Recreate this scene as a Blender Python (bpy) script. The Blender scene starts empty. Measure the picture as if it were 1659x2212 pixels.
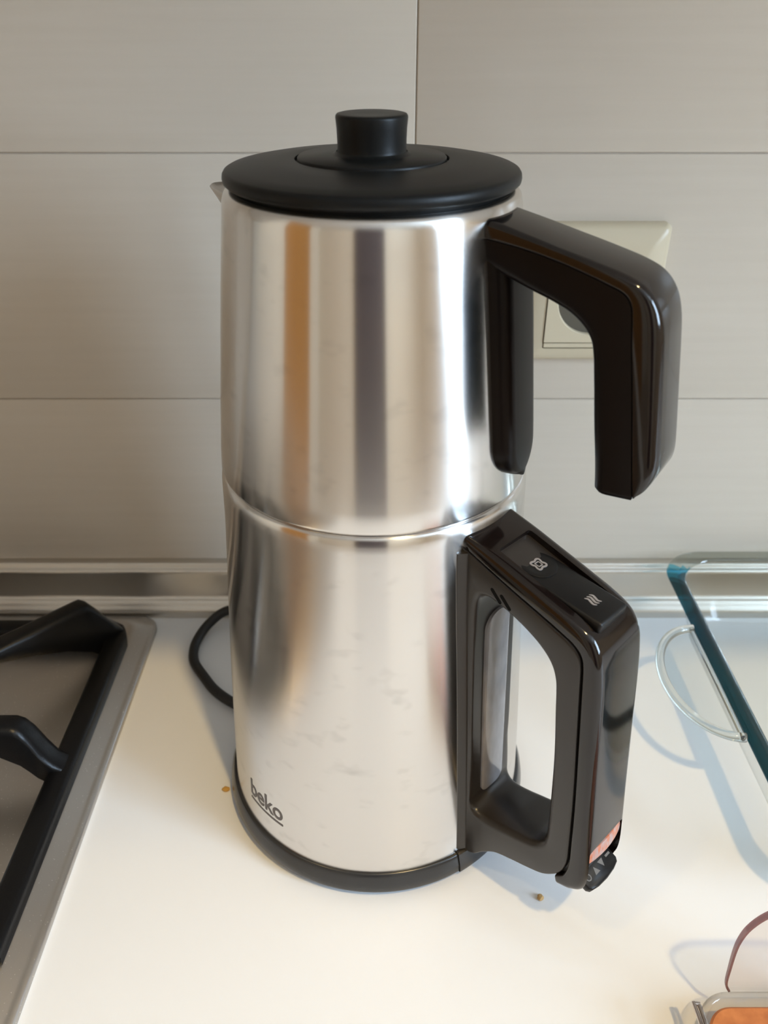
import bpy, bmesh, math, random
from mathutils import Vector, Matrix
random.seed(7)
S = bpy.context.scene
COL = S.collection
PI = math.pi
R = math.radians

# ------------------------------------------------------------------ camera
cd = bpy.data.cameras.new('camera')
cam = bpy.data.objects.new('camera', cd)
COL.objects.link(cam)
cam.location = (0.0044, -0.3229, 0.3805)
cam.rotation_euler = (PI / 2 - 0.5649, 0, 0)
cd.sensor_fit = 'HORIZONTAL'
cd.sensor_width = 36.0
cd.lens = 36.0 * 1764.93 / 1659.0
cd.clip_start = 0.01
cd.dof.use_dof = True
cd.dof.focus_distance = 0.355
cd.dof.aperture_fstop = 17.0
S.camera = cam

# ------------------------------------------------------------------ world, lamps, exposure
W = bpy.data.worlds.new('world')
S.world = W
W.use_nodes = True
bg = W.node_tree.nodes['Background']
bg.inputs['Color'].default_value = (0.62, 0.76, 1.0, 1)
bg.inputs['Strength'].default_value = 0.25

def lamp(name, kind, loc, power, color, size, target=None, size_y=None, spread=None):
    l = bpy.data.lights.new(name, 'AREA')
    l.shape = kind
    l.size = size
    if size_y: l.size_y = size_y
    l.energy = power
    l.color = color
    if spread: l.spread = spread
    o = bpy.data.objects.new(name, l)
    COL.objects.link(o)
    o.location = loc
    d = (Vector(target) - Vector(loc)) if target else Vector((0, 0, -1))
    o.rotation_euler = d.to_track_quat('-Z', 'Y').to_euler()
    return o

WARM = (1.0, 0.70, 0.30)
CEIL_Z = 1.62
LAMPS = [(0.38, -0.75), (-0.62, -0.47)]
lamp('ceiling_lamp', 'DISK', (LAMPS[0][0], LAMPS[0][1], CEIL_Z - 0.03), 14.2, WARM, 0.07)
lamp('ceiling_lamp', 'DISK', (LAMPS[1][0], LAMPS[1][1], CEIL_Z - 0.03), 2.6, WARM, 0.07)
# daylight: the sky outside the window in the wall on the right
lamp('window_daylight', 'RECTANGLE', (1.98, -1.16, 0.95), 116, (0.58, 0.77, 1.0), 0.82, (0.0, -1.16, 0.70), 1.25)

S.view_settings.view_transform = 'Standard'
S.view_settings.look = 'None'
S.view_settings.exposure = 0.0
S.view_settings.gamma = 1.0
S.view_settings.use_curve_mapping = False

# ------------------------------------------------------------------ materials
def mat(name, base=(0.8, 0.8, 0.8), rough=0.5, metal=0.0, spec=0.5, coat=0.0):
    m = bpy.data.materials.new(name)
    m.use_nodes = True
    b = m.node_tree.nodes['Principled BSDF']
    b.inputs['Base Color'].default_value = (*base, 1)
    b.inputs['Roughness'].default_value = rough
    b.inputs['Metallic'].default_value = metal
    b.inputs['Specular IOR Level'].default_value = spec
    if coat:
        b.inputs['Coat Weight'].default_value = coat
        b.inputs['Coat Roughness'].default_value = 0.06
    m['b'] = 1
    return m

def nt(m):
    t = m.node_tree
    return t.nodes, t.links, t.nodes['Principled BSDF']

def noise(m, scale, vec_scale=(1, 1, 1), detail=3.0):
    N, L, b = nt(m)
    tc = N.new('ShaderNodeTexCoord')
    mp = N.new('ShaderNodeMapping')
    mp.inputs['Scale'].default_value = vec_scale
    nz = N.new('ShaderNodeTexNoise')
    nz.inputs['Scale'].default_value = scale
    nz.inputs['Detail'].default_value = detail
    L.new(tc.outputs['Object'], mp.inputs[0])
    L.new(mp.outputs[0], nz.inputs['Vector'])
    return nz.outputs['Fac']

def ramp(m, sock, p0, c0, p1, c1):
    N, L, b = nt(m)
    r = N.new('ShaderNodeValToRGB')
    r.color_ramp.elements[0].position = p0
    r.color_ramp.elements[0].color = (*c0, 1) if not isinstance(c0, float) else (c0, c0, c0, 1)
    r.color_ramp.elements[1].position = p1
    r.color_ramp.elements[1].color = (*c1, 1) if not isinstance(c1, float) else (c1, c1, c1, 1)
    L.new(sock, r.inputs[0])
    return r.outputs[0]

def bump(m, sock, strength, dist):
    N, L, b = nt(m)
    bp = N.new('ShaderNodeBump')
    bp.inputs['Strength'].default_value = strength
    bp.inputs['Distance'].default_value = dist
    L.new(sock, bp.inputs['Height'])
    L.new(bp.outputs[0], b.inputs['Normal'])

def steel_mat(name, rough, aniso, base=(0.74, 0.72, 0.70), smudge=True):
    m = mat(name, base, rough, 1.0)
    N, L, b = nt(m)
    b.inputs['Anisotropic'].default_value = aniso
    b.inputs['Anisotropic Rotation'].default_value = 0.25
    tg = N.new('ShaderNodeTangent')
    tg.direction_type = 'RADIAL'
    tg.axis = 'Z'
    L.new(tg.outputs[0], b.inputs['Tangent'])
    if smudge:
        s2 = noise(m, 75.0, (1, 1, 1.6), 2.0)
        L.new(ramp(m, s2, 0.60, base, 0.85, tuple(c * 0.80 for c in base)), b.inputs['Base Color'])
    return m

M = {}
M['pot_steel'] = steel_mat('brushed_steel', 0.20, 0.9)
M['spout_steel'] = mat('spout_steel', (0.6, 0.57, 0.54), 0.3, 1.0)
M['lid'] = mat('matte_black_plastic', (0.0065, 0.0065, 0.006), 0.40, spec=0.22)
bump(M['lid'], noise(M['lid'], 2500, detail=1.0), 0.08, 0.0004)
M['gloss'] = mat('glossy_brown_black_plastic', (0.007, 0.0045, 0.004), 0.09, spec=0.5)
M['satin'] = mat('satin_brown_black_plastic', (0.006, 0.0038, 0.0033), 0.30, spec=0.13)
M['satin_low'] = mat('satin_plastic_reflected_light', (0.022, 0.0185, 0.0165), 0.30, spec=0.5)  # lighter copy of the satin plastic; worktop's reflected light put into the colour
M['button'] = mat('button_black', (0.006, 0.006, 0.0065), 0.38, spec=0.3)
M['void'] = mat('dark_gap', (0.004, 0.004, 0.004), 0.7, spec=0.1)
M['ring'] = mat('base_ring_plastic', (0.024, 0.0235, 0.0235), 0.22, spec=0.5)
M['powerbase'] = mat('power_base_plastic', (0.03, 0.03, 0.03), 0.4)
M['icon'] = mat('icon_print', (0.26, 0.24, 0.235), 0.4)
M['leverprint'] = mat('lever_print', (0.16, 0.16, 0.16), 0.5)
M['logo'] = mat('logo_print', (0.115, 0.10, 0.10), 0.45)
M['lens'] = mat('copper_lens', (0.78, 0.30, 0.20), 0.18, spec=0.7)
N_, L_, b_ = nt(M['lens'])
L_.new(ramp(M['lens'], noise(M['lens'], 500, (1, 1, .3)), 0.38, (0.52, 0.15, 0.07), 0.60, (0.40, 0.26, 0.24)), b_.inputs['Base Color'])
M['gauge'] = mat('water_window', (0.27, 0.25, 0.25), 0.16, spec=0.6)
N_, L_, b_ = nt(M['gauge'])
L_.new(ramp(M['gauge'], noise(M['gauge'], 90, (1, 1, .35)), 0.35, (0.20, 0.185, 0.185), 0.7, (0.33, 0.31, 0.31)), b_.inputs['Base Color'])
M['cord'] = mat('cord_rubber', (0.010, 0.009, 0.009), 0.5)
M['counter'] = mat('white_laminate', (0.82, 0.825, 0.835), 0.38, spec=0.35)
M['tile'] = mat('glazed_tile', (0.60, 0.575, 0.545), 0.30, spec=0.4)
N_, L_, b_ = nt(M['tile'])
st = noise(M['tile'], 9.0, (1.0, 1.0, 26.0), 3.0)
L_.new(ramp(M['tile'], st, 0.3, (0.62, 0.545, 0.45), 0.7, (0.64, 0.565, 0.47)), b_.inputs['Base Color'])
bump(M['tile'], st, 0.10, 0.002)
M['grout'] = mat('grout', (0.58, 0.51, 0.43), 0.8)
M['alu'] = mat('aluminium_trim', (0.62, 0.585, 0.53), 0.34, 1.0)
M['socket'] = mat('cream_plastic', (0.60, 0.51, 0.36), 0.35)
M['socket_gap'] = mat('socket_gap', (0.10, 0.085, 0.06), 0.7)
M['hob'] = mat('hob_steel', (0.50, 0.475, 0.45), 0.36, 1.0)
N_, L_, b_ = nt(M['hob'])
L_.new(ramp(M['hob'], noise(M['hob'], 1400, detail=0.0), 0.80, (0.50, 0.48, 0.46), 0.83, (0.8, 0.78, 0.76)), b_.inputs['Base Color'])
M['iron'] = mat('enamelled_iron', (0.004, 0.004, 0.0045), 0.34, spec=0.25)
bump(M['iron'], noise(M['iron'], 900, detail=2.0), 0.15, 0.0006)
M['crumb_y'] = mat('yellow_crumb', (0.55, 0.30, 0.06), 0.6)
M['crumb_b'] = mat('tan_crumb', (0.50, 0.31, 0.12), 0.6)
M['orange'] = mat('orange_contents', (0.50, 0.165, 0.045), 0.55)
N_, L_, b_ = nt(M['orange'])
L_.new(ramp(M['orange'], noise(M['orange'], 160), 0.35, (0.40, 0.12, 0.03), 0.7, (0.55, 0.19, 0.055)), b_.inputs['Base Color'])
M['wire'] = mat('chromed_wire', (0.62, 0.56, 0.53), 0.15, 1.0)
M['plaster'] = mat('room_paint', (0.80, 0.70, 0.56), 0.7)
M['ceilpaint'] = mat('ceiling_paint', (0.80, 0.78, 0.74), 0.8)
M['floor'] = mat('floor_tiles', (0.58, 0.49, 0.39), 0.5)
M['wood'] = mat('orange_wood', (0.46, 0.19, 0.04), 0.4)
N_, L_, b_ = nt(M['wood'])
L_.new(ramp(M['wood'], noise(M['wood'], 5, (6, 6, 0.6), 5.0), 0.3, (0.38, 0.145, 0.02), 0.7, (0.55, 0.25, 0.05)), b_.inputs['Base Color'])
M['plum'] = mat('plum_brown_stand_in', (0.045, 0.028, 0.036), 0.5)  # tone of the viewer's dark reflection, for the added panel
M['cabinet'] = mat('white_cabinet', (0.72, 0.71, 0.69), 0.4)
M['winframe'] = mat('window_frame_white', (0.8, 0.8, 0.8), 0.4)
M['lampshell'] = mat('lamp_housing', (0.8, 0.8, 0.78), 0.4)

def thin_glass(name, tint, rough=0.02, ior=1.5, boost=1.0):
    """thin clear sheet: tinted see-through mixed with a fresnel reflection"""
    m = bpy.data.materials.new(name)
    m.use_nodes = True
    N, L = m.node_tree.nodes, m.node_tree.links
    N.remove(N['Principled BSDF'])
    out = N['Material Output']
    tr = N.new('ShaderNodeBsdfTransparent'); tr.inputs[0].default_value = (*tint, 1)
    gl = N.new('ShaderNodeBsdfGlossy'); gl.inputs['Roughness'].default_value = rough
    # Schlick reflectance from the angle to the surface, the same on both faces of the sheet
    ge = N.new('ShaderNodeNewGeometry')
    dt = N.new('ShaderNodeVectorMath'); dt.operation = 'DOT_PRODUCT'
    L.new(ge.outputs['Normal'], dt.inputs[0]); L.new(ge.outputs['Incoming'], dt.inputs[1])
    def mth(op, a, b=None):
        n = N.new('ShaderNodeMath'); n.operation = op
        for k, q in enumerate((a, b)):
            if q is None: continue
            if isinstance(q, (int, float)): n.inputs[k].default_value = q
            else: L.new(q, n.inputs[k])
        return n.outputs[0]
    c1 = mth('SUBTRACT', 1.0, mth('ABSOLUTE', dt.outputs['Value']))
    f0 = ((ior - 1) / (ior + 1)) ** 2 * boost
    mx = N.new('ShaderNodeMixShader')
    L.new(mth('ADD', f0, mth('MULTIPLY', mth('POWER', c1, 5.0), 0.9 - f0)), mx.inputs[0])
    L.new(tr.outputs[0], mx.inputs[1]); L.new(gl.outputs[0], mx.inputs[2])
    L.new(mx.outputs[0], out.inputs[0])
    return m

M['glass'] = thin_glass('clear_glass', (0.955, 0.965, 0.957), 0.12, boost=0.7)
M['glass_edge'] = thin_glass('glass_bead', (0.80, 0.82, 0.80), boost=1.3)
M['bead'] = mat('solid_glass_bead', (0.93, 0.95, 0.94), 0.02)
M['bead'].node_tree.nodes['Principled BSDF'].inputs['Transmission Weight'].default_value = 1.0
M['bead'].node_tree.nodes['Principled BSDF'].inputs['IOR'].default_value = 1.47
M['teal'] = thin_glass('teal_glass_rim', (0.10, 0.30, 0.36), 0.05)
M['cyan'] = thin_glass('cyan_glass_rim', (0.20, 0.62, 0.78), 0.08)
M['clear'] = thin_glass('clear_plastic', (0.97, 0.965, 0.955))
M['mauve'] = thin_glass('mauve_plastic_edge', (0.55, 0.42, 0.43), 0.1)

# ------------------------------------------------------------------ helpers
def wloc(p):
    v = Vector((0, 0, 0))
    while p is not None:
        v += p.location
        p = p.parent
    return v

def obj(name, bm, m, parent=None, smooth=True, sharp=35, loc=None, mesh=None):
    if mesh is None:
        bmesh.ops.recalc_face_normals(bm, faces=bm.faces)
        off = wloc(parent) if parent else Vector(loc or (0, 0, 0))
        if off.length: bmesh.ops.translate(bm, verts=bm.verts, vec=-off)
        mesh = bpy.data.meshes.new(name)
        if smooth:
            for f in bm.faces: f.smooth = True
            for e in bm.edges:
                if len(e.link_faces) == 2 and e.calc_face_angle(0) > R(sharp): e.smooth = False
        bm.to_mesh(mesh); bm.free()
        mesh.materials.append(m)
    o = bpy.data.objects.new(name, mesh)
    COL.objects.link(o)
    if parent: o.parent = parent
    elif loc: o.location = loc
    return o

def thing(name, label, cat, loc, group=None):
    o = bpy.data.objects.new(name, None)
    o.empty_display_size = 0.02
    COL.objects.link(o)
    o.location = loc
    o['label'] = label; o['category'] = cat
    if group: o['group'] = group
    return o

def tag(o, label, cat):
    o['label'] = label; o['category'] = cat
    return o

def struct(name, bm, m, parent=None, smooth=False, **k):
    o = obj(name, bm, m, parent, smooth=smooth, **k)
    if not parent: o['kind'] = 'structure'
    return o

def NB(): return bmesh.new()

def box(bm, x0, x1, y0, y1, z0, z1, bev=0.0, seg=2, mtx=None):
    g = bmesh.ops.create_cube(bm, size=1.0)
    vs = g['verts']
    for v in vs:
        v.co = Vector((x0 + (v.co.x + .5) * (x1 - x0), y0 + (v.co.y + .5) * (y1 - y0), z0 + (v.co.z + .5) * (z1 - z0)))
    new = list(vs)
    if bev > 0:
        es = list({e for v in vs for e in v.link_edges})
        r = bmesh.ops.bevel(bm, geom=es, offset=bev, segments=seg, affect='EDGES', profile=0.5)
        new = list({v for f in r['faces'] for v in f.verts} | {v for v in vs if v.is_valid})
    if mtx is not None:
        for v in new: v.co = mtx @ v.co
    return new

def lathe(bm, prof, seg=160, c=(0, 0), cap0=False, cap1=False, a0=0.0, a1=2 * PI):
    full = abs(a1 - a0 - 2 * PI) < 1e-6
    n = seg if full else seg + 1
    rings = []
    for (r, z) in prof:
        rings.append([bm.verts.new((c[0] + r * math.cos(a0 + (a1 - a0) * i / seg), c[1] + r * math.sin(a0 + (a1 - a0) * i / seg), z)) for i in range(n)])
    for a, b in zip(rings, rings[1:]):
        for i in range(seg):
            j = (i + 1) % n
            bm.faces.new((a[i], a[j], b[j], b[i]))
    if cap0: bm.faces.new(rings[0])
    if cap1: bm.faces.new(rings[-1])
    return rings

def cr(pts, n, closed=False):
    """Catmull-Rom through pts"""
    P = [Vector(p) for p in pts]
    k = len(P)
    segs = k if closed else k - 1
    out = []
    for i in range(n if closed else n + 1):
        t = i / n * segs
        s = min(int(t), segs - 1); u = t - s
        if closed:
            a, b, c, d = P[(s - 1) % k], P[s % k], P[(s + 1) % k], P[(s + 2) % k]
        else:
            b, c = P[s], P[s + 1]
            a = P[s - 1] if s > 0 else b * 2 - c
            d = P[s + 2] if s + 2 < k else c * 2 - b
        # centripetal-ish tension
        out.append(0.5 * ((2 * b) + (c - a) * u + (2 * a - 5 * b + 4 * c - d) * u * u + (3 * b - a - 3 * c + d) * u ** 3))
    return out

def interp(pts, x):
    if x <= pts[0][0]: return pts[0][1]
    for (a, b), (c, d) in zip(pts, pts[1:]):
        if x <= c: return b + (d - b) * (x - a) / (c - a)
    return pts[-1][1]

def sweep(bm, O, I, w, phi, ro=0.004, ri=0.002, k=5, n=70, closed=False, cap=0.0015):
    """band between side-profile curves O (outer) and I (inner), in the vertical plane at azimuth phi, half width w"""
    e = Vector((math.cos(R(phi)), math.sin(R(phi)), 0)); nn = Vector((-math.sin(R(phi)), math.cos(R(phi)), 0)); zz = Vector((0, 0, 1))
    Oc = cr([(p[0], p[1], 0) for p in O], n, closed); Ic = cr([(p[0], p[1], 0) for p in I], n, closed)
    m = len(Oc)
    def section(i, shrink=0.0, shift=Vector((0, 0, 0))):
        s = i / (m - 1 if not closed else m)
        hw = (w(s) if callable(w) else w) - shrink
        o, q = Oc[i], Ic[i]
        d = q - o; t = d.length; d = d / max(t, 1e-9)
        o = o + d * shrink; t = max(t - 2 * shrink, 1e-5)
        a, b = min(ro, t * .48, hw * .95), min(ri, t * .48, hw * .95)
        pts = []
        for (cx, cy, r, st) in ((a, hw - a, a, 180), (t - b, hw - b, b, 90), (t - b, -hw + b, b, 0), (a, -hw + a, a, -90)):
            for j in range(k + 1):
                an = R(st - 90 * j / k)
                pts.append((cx + r * math.cos(an), cy + r * math.sin(an)))
        out = []
        for (u, v) in pts:
            p = o + d * u + shift
            out.append(bm.verts.new(e * p.x + zz * p.y + nn * v))
        return out
    rings = []
    if not closed and cap:
        t0 = (Oc[0] - Oc[1] + Ic[0] - Ic[1]).normalized(); t1 = (Oc[-1] - Oc[-2] + Ic[-1] - Ic[-2]).normalized()
        rings.append(section(0, cap, t0 * cap)); rings.append(section(0, cap * .3, t0 * cap * .7))
    for i in range(m): rings.append(section(i))
    if not closed and cap:
        rings.append(section(m - 1, cap * .3, t1 * cap * .7)); rings.append(section(m - 1, cap, t1 * cap))
    pairs = list(zip(rings, rings[1:])) + ([(rings[-1], rings[0])] if closed else [])
    L = len(rings[0])
    for a, b in pairs:
        for i in range(L):
            j = (i + 1) % L
            try: bm.faces.new((a[i], a[j], b[j], b[i]))
            except ValueError: pass
    if not closed:
        bm.faces.new(rings[0]); bm.faces.new(rings[-1])

def tube(bm, pts, r, n=60, seg=12, closed=False, flat=1.0):
    P = cr(pts, n, closed)
    m = len(P)
    rings = []
    up = Vector((0, 0, 1))
    for i in range(m):
        a = P[(i - 1) % m] if (closed or i > 0) else P[i]
        b = P[(i + 1) % m] if (closed or i < m - 1) else P[i]
        t = (b - a).normalized()
        u = t.cross(up)
        if u.length < 1e-4: u = Vector((1, 0, 0))
        u.normalize(); v = u.cross(t).normalized()
        rr = r(i / (m - 1)) if callable(r) else r
        rings.append([bm.verts.new(P[i] + u * rr * math.cos(2 * PI * j / seg) + v * rr * flat * math.sin(2 * PI * j / seg)) for j in range(seg)])
    for a, b in list(zip(rings, rings[1:])) + ([(rings[-1], rings[0])] if closed else []):
        for i in range(seg):
            j = (i + 1) % seg
            bm.faces.new((a[i], a[j], b[j], b[i]))
    if not closed: bm.faces.new(rings[0]); bm.faces.new(rings[-1])

def prism(bm, pts, T, h0, h1):
    """flat outline pts (u,v) raised h0..h1, T maps (u,v,h) to world"""
    a = [bm.verts.new(T(u, v, h0)) for u, v in pts]; b = [bm.verts.new(T(u, v, h1)) for u, v in pts]
    bm.faces.new(a[::-1]); bm.faces.new(b)
    for i in range(len(pts)):
        j = (i + 1) % len(pts)
        bm.faces.new((a[i], a[j], b[j], b[i]))

def stroke(bm, pts, wd, T, h0, h1, n=24, closed=False, taper=False):
    c = cr([(p[0], p[1], 0) for p in pts], n, closed)
    m = len(c); L, Rr = [], []
    for i in range(m):
        a = c[(i - 1) % m] if closed or i else c[i]; b = c[(i + 1) % m] if closed or i < m - 1 else c[i]
        t = (b - a).normalized(); q = Vector((-t.y, t.x, 0))
        ww = wd * (math.sin(PI * min(max(i / (m - 1), 0.04), .96)) ** .5 if taper else 1) / 2
        L.append(c[i] + q * ww); Rr.append(c[i] - q * ww)
    vs = [[bm.verts.new(T(p.x, p.y, h)) for p in A] for A in (L, Rr) for h in (h0, h1)]
    l0, l1, r0, r1 = vs
    rng = range(m if closed else m - 1)
    for i in rng:
        j = (i + 1) % m
        bm.faces.new((l1[i], l1[j], r1[j], r1[i])); bm.faces.new((l0[i], r0[i], r0[j], l0[j]))
        bm.faces.new((l0[i], l0[j], l1[j], l1[i])); bm.faces.new((r0[i], r1[i], r1[j], r0[j]))
    if not closed:
        bm.faces.new((l0[0], l1[0], r1[0], r0[0])); bm.faces.new((l0[-1], r0[-1], r1[-1], l1[-1]))

def rrect(x0, x1, y0, y1, r, seg=10):
    pts = []
    for cx, cy, a in ((x1 - r, y1 - r, 0), (x0 + r, y1 - r, 90), (x0 + r, y0 + r, 180), (x1 - r, y0 + r, 270)):
        for j in range(seg + 1):
            an = R(a + 90 * j / seg)
            pts.append((cx + r * math.cos(an), cy + r * math.sin(an)))
    return pts

def loft(bm, loops, cap0=False, cap1=False):
    rings = [[bm.verts.new(p) for p in l] for l in loops]
    n = len(rings[0])
    for a, b in zip(rings, rings[1:]):
        for i in range(n):
            j = (i + 1) % n
            bm.faces.new((a[i], a[j], b[j], b[i]))
    if cap0: bm.faces.new(rings[0][::-1])
    if cap1: bm.faces.new(rings[-1])

def cut(o, cutters):
    for c in cutters:
        md = o.modifiers.new('cut', 'BOOLEAN'); md.object = c; md.operation = 'DIFFERENCE'; md.solver = 'EXACT'
    dg = bpy.context.evaluated_depsgraph_get()
    me = bpy.data.meshes.new_from_object(o.evaluated_get(dg))
    o.modifiers.clear()
    old = o.data; o.data = me
    for c in cutters: bpy.data.objects.remove(c)
    bm = bmesh.new(); bm.from_mesh(me)
    for f in bm.faces: f.smooth = True
    for e in bm.edges: e.smooth = not (len(e.link_faces) == 2 and e.calc_face_angle(0) > R(35))
    bm.to_mesh(me); bm.free()

def handle_frame(phi, r0, z0, slope, off=0.0):
    """local frame on a handle: u along t (outward, sloping), v across, h above"""
    e = Vector((math.cos(R(phi)), math.sin(R(phi)), 0)); nn = Vector((-math.sin(R(phi)), math.cos(R(phi)), 0)); zz = Vector((0, 0, 1))
    t = (e * math.cos(slope) + zz * math.sin(slope)); h = (zz * math.cos(slope) - e * math.sin(slope))
    o = e * r0 + zz * z0 + nn * off
    return (lambda u, v, k: o + t * u + nn * v + h * k), Matrix(((t.x, nn.x, h.x, o.x), (t.y, nn.y, h.y, o.y), (t.z, nn.z, h.z, o.z), (0, 0, 0, 1)))

# ------------------------------------------------------------------ setting
WY = 0.1538                                       # tile face
bm = NB(); box(bm, -2.0, 2.0, WY + 0.0012, WY + 0.12, -0.9, CEIL_Z)
wall_back = struct('wall_back', bm, M['grout'])
TH = 0.1446; TW = 0.43; zj = 0.3079
protos = {}
for row in range(-2, 8):
    z0 = zj - TH + TH * (row - 1)
    z1 = z0 + TH
    if z1 < 0.03: continue
    for colm in range(-3, 3):
        x0 = 0.0212 + colm * TW
        if 'tile' not in protos:
            b2 = NB(); g = 0.0003
            box(b2, g, TW - g, -0.0, 0.006, g, TH - g, 0.0006, 2)
            protos['tile'] = obj('tile', b2, M['tile'], wall_back, sharp=60)
            t = protos['tile']
        else:
            t = bpy.data.objects.new('tile', protos['tile'].data); COL.objects.link(t); t.parent = wall_back
        t.location = (x0, WY, z0)
FLZ = -0.9
bm = NB(); box(bm, -2.0, 2.0, -2.6, WY + .12, FLZ - 0.05, FLZ); struct('floor', bm, M['floor'])
bm = NB(); box(bm, -2.0, 2.0, -2.6, WY + .12, CEIL_Z, CEIL_Z + 0.05); struct('ceiling', bm, M['ceilpaint'])
bm = NB(); box(bm, -2.06, -2.0, -2.6, WY + .12, FLZ, CEIL_Z); struct('wall_left', bm, M['plaster'])
bm = NB(); box(bm, -2.0, 2.0, -2.66, -2.6, FLZ, CEIL_Z); struct('wall_front', bm, M['plaster'])
# right wall with the window opening
wy0, wy1, wz0, wz1 = -1.60, -0.72, 0.28, 1.58
bm = NB()
box(bm, 1.8, 1.9, -2.6, wy0, FLZ, CEIL_Z); box(bm, 1.8, 1.9, wy1, WY + .12, FLZ, CEIL_Z)
box(bm, 1.8, 1.9, wy0, wy1, FLZ, wz0); box(bm, 1.8, 1.9, wy0, wy1, wz1, CEIL_Z)
struct('wall_right', bm, M['plaster'])
bm = NB()
for a in ((wy0, wy0 + .05, wz0, wz1), (wy1 - .05, wy1, wz0, wz1), (wy0, wy1, wz0, wz0 + .05), (wy0, wy1, wz1 - .05, wz1), ((wy0 + wy1) / 2 - .025, (wy0 + wy1) / 2 + .025, wz0, wz1)):
    box(bm, 1.80, 1.86, a[0], a[1], a[2], a[3])
win = struct('window_1', bm, M['winframe'])
bm = NB(); box(bm, 1.835, 1.839, wy0 + .04, wy1 - .04, wz0 + .04, wz1 - .04); struct('pane', bm, M['clear'], win)
# wooden door and an added dark panel, seen only in the steel
bm = NB(); box(bm, -2.0, -1.955, -2.0, -0.95, FLZ, 1.5); struct('door_1', bm, M['wood'])
bm = NB(); box(bm, -0.55, 0.42, -2.6, -2.555, FLZ, 1.5); struct('viewer_stand_in', bm, M['plum'])  # panel added for the dark reflection of the person behind the camera
# wall cabinet over the worktop (above the frame; it keeps the lamps off the back of the worktop)
bm = NB(); box(bm, -1.9, 1.75, -0.195, WY, 0.55, 1.3, 0.002, 1); struct('trim_2', bm, M['cabinet'])
# base cabinets
bm = NB(); box(bm, -1.95, 1.78, -0.43, WY, FLZ + .1, -0.03); struct('trim_3', bm, M['cabinet'])

# worktop
bm = NB(); box(bm, -1.95, 1.78, -0.455, WY + 0.0, -0.03, 0.0, 0.003, 3)
tag(obj('worktop', bm, M['counter'], sharp=40), 'white laminate kitchen worktop that everything stands on', 'worktop')

# aluminium upstand between worktop and tiles
prof = [(0.0, 0.0393), (0.0048, 0.0392), (0.0062, 0.0384), (0.0066, 0.0365), (0.0076, 0.0354), (0.0088, 0.0348), (0.0096, 0.0336), (0.0098, 0.0325), (0.0100, 0.030),
        (0.0112, 0.0150), (0.0124, 0.0128), (0.0138, 0.0120), (0.0148, 0.0112), (0.0160, 0.0094), (0.0172, 0.0078), (0.0184, 0.0066), (0.0190, 0.0054), (0.0193, 0.0040), (0.0193, 0.0), (0.0, 0.0)]
bm = NB()
for i, (d, z) in enumerate(prof):
    pass
A = [bm.verts.new((-1.9, WY - d, z)) for d, z in prof]; B = [bm.verts.new((1.75, WY - d, z)) for d, z in prof]
for i in range(len(prof)):
    j = (i + 1) % len(prof); bm.faces.new((A[i], A[j], B[j], B[i]))
bm.faces.new(A); bm.faces.new(B[::-1])
struct('trim_1', bm, M['alu'], smooth=True, sharp=50)

# recessed ceiling lamps (housings; the light itself is the lamp above)
for lx, ly in LAMPS:
    bm = NB(); lathe(bm, [(0.042, CEIL_Z - 0.012), (0.052, CEIL_Z - 0.012), (0.055, CEIL_Z - 0.004), (0.055, CEIL_Z), (0.042, CEIL_Z), (0.042, CEIL_Z - 0.012)], 40, (lx, ly))
    struct('trim_4', bm, M['lampshell'])

# ------------------------------------------------------------------ wall socket
t = thing('wall_socket', 'cream square wall socket on the tiles behind the upper handle', 'socket', (0.1258, WY, 0.2322))
bm = NB()
X0, X1, Z0, Z1 = 0.0855, 0.1662, 0.1919, 0.2726
def xz(pts, y): return [Vector((x, y, z)) for x, z in pts]
ix0, ix1, iz0, iz1 = 0.0992, 0.1512, 0.2006, 0.2526
loft(bm, [xz(rrect(X0, X1, Z0, Z1, .004), WY), xz(rrect(X0, X1, Z0, Z1, .004), WY - .004), xz(rrect(X0 + .001, X1 - .001, Z0 + .001, Z1 - .001, .0035), WY - .0065),
          xz(rrect(X0 + .003, X1 - .003, Z0 + .003, Z1 - .003, .003), WY - .0085), xz(rrect(ix0, ix1, iz0, iz1, .0012), WY - .0095), xz(rrect(ix0, ix1, iz0, iz1, .0012), WY - .004)])
obj('frame', bm, M['socket'], t, sharp=50)
bm = NB(); box(bm, ix0 - .0005, ix1 + .0005, WY - .0075, WY - .002, iz0 - .0005, iz1 + .0005); obj('backing', bm, M['socket_gap'], t, smooth=False)
bm = NB()
cxs, czs = 0.1262, 0.2300
sq = []
ci, co = [], []
nseg = 64
def sqp(a, x0, x1, z0, z1):
    dx, dz = math.cos(a), math.sin(a)
    k = min(((x1 - cxs) / dx if dx > 0 else (x0 - cxs) / dx) if abs(dx) > 1e-9 else 9, ((z1 - czs) / dz if dz > 0 else (z0 - czs) / dz) if abs(dz) > 1e-9 else 9)
    return (cxs + dx * k, czs + dz * k)
angs = sorted([2 * PI * i / nseg for i in range(nseg)] + [math.atan2(z - czs, x - cxs) % (2 * PI) for x in (ix0 + .0006, ix1 - .0006) for z in (iz0 + .0042, iz1 - .0006)])
outer = [sqp(a, ix0 + .0006, ix1 - .0006, iz0 + .0042, iz1 - .0006) for a in angs]
circ = lambda r: [(cxs + r * math.cos(a), czs + r * math.sin(a)) for a in angs]
loft(bm, [xz(outer, WY - .004), xz(outer, WY - .0104), xz(circ(.0208), WY - .0104), xz(circ(.0202), WY - .0098), xz(circ(.0195), WY + .0005 - .0015)], cap1=True)
obj('socket_insert', bm, M['socket'], t, sharp=40)
bm = NB(); box(bm, ix0 + .0006, ix1 - .0006, WY - .0098, WY - .004, iz0 + .0006, iz0 + .0034, .0004, 1); obj('insert_strip', bm, M['socket'], t)

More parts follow.
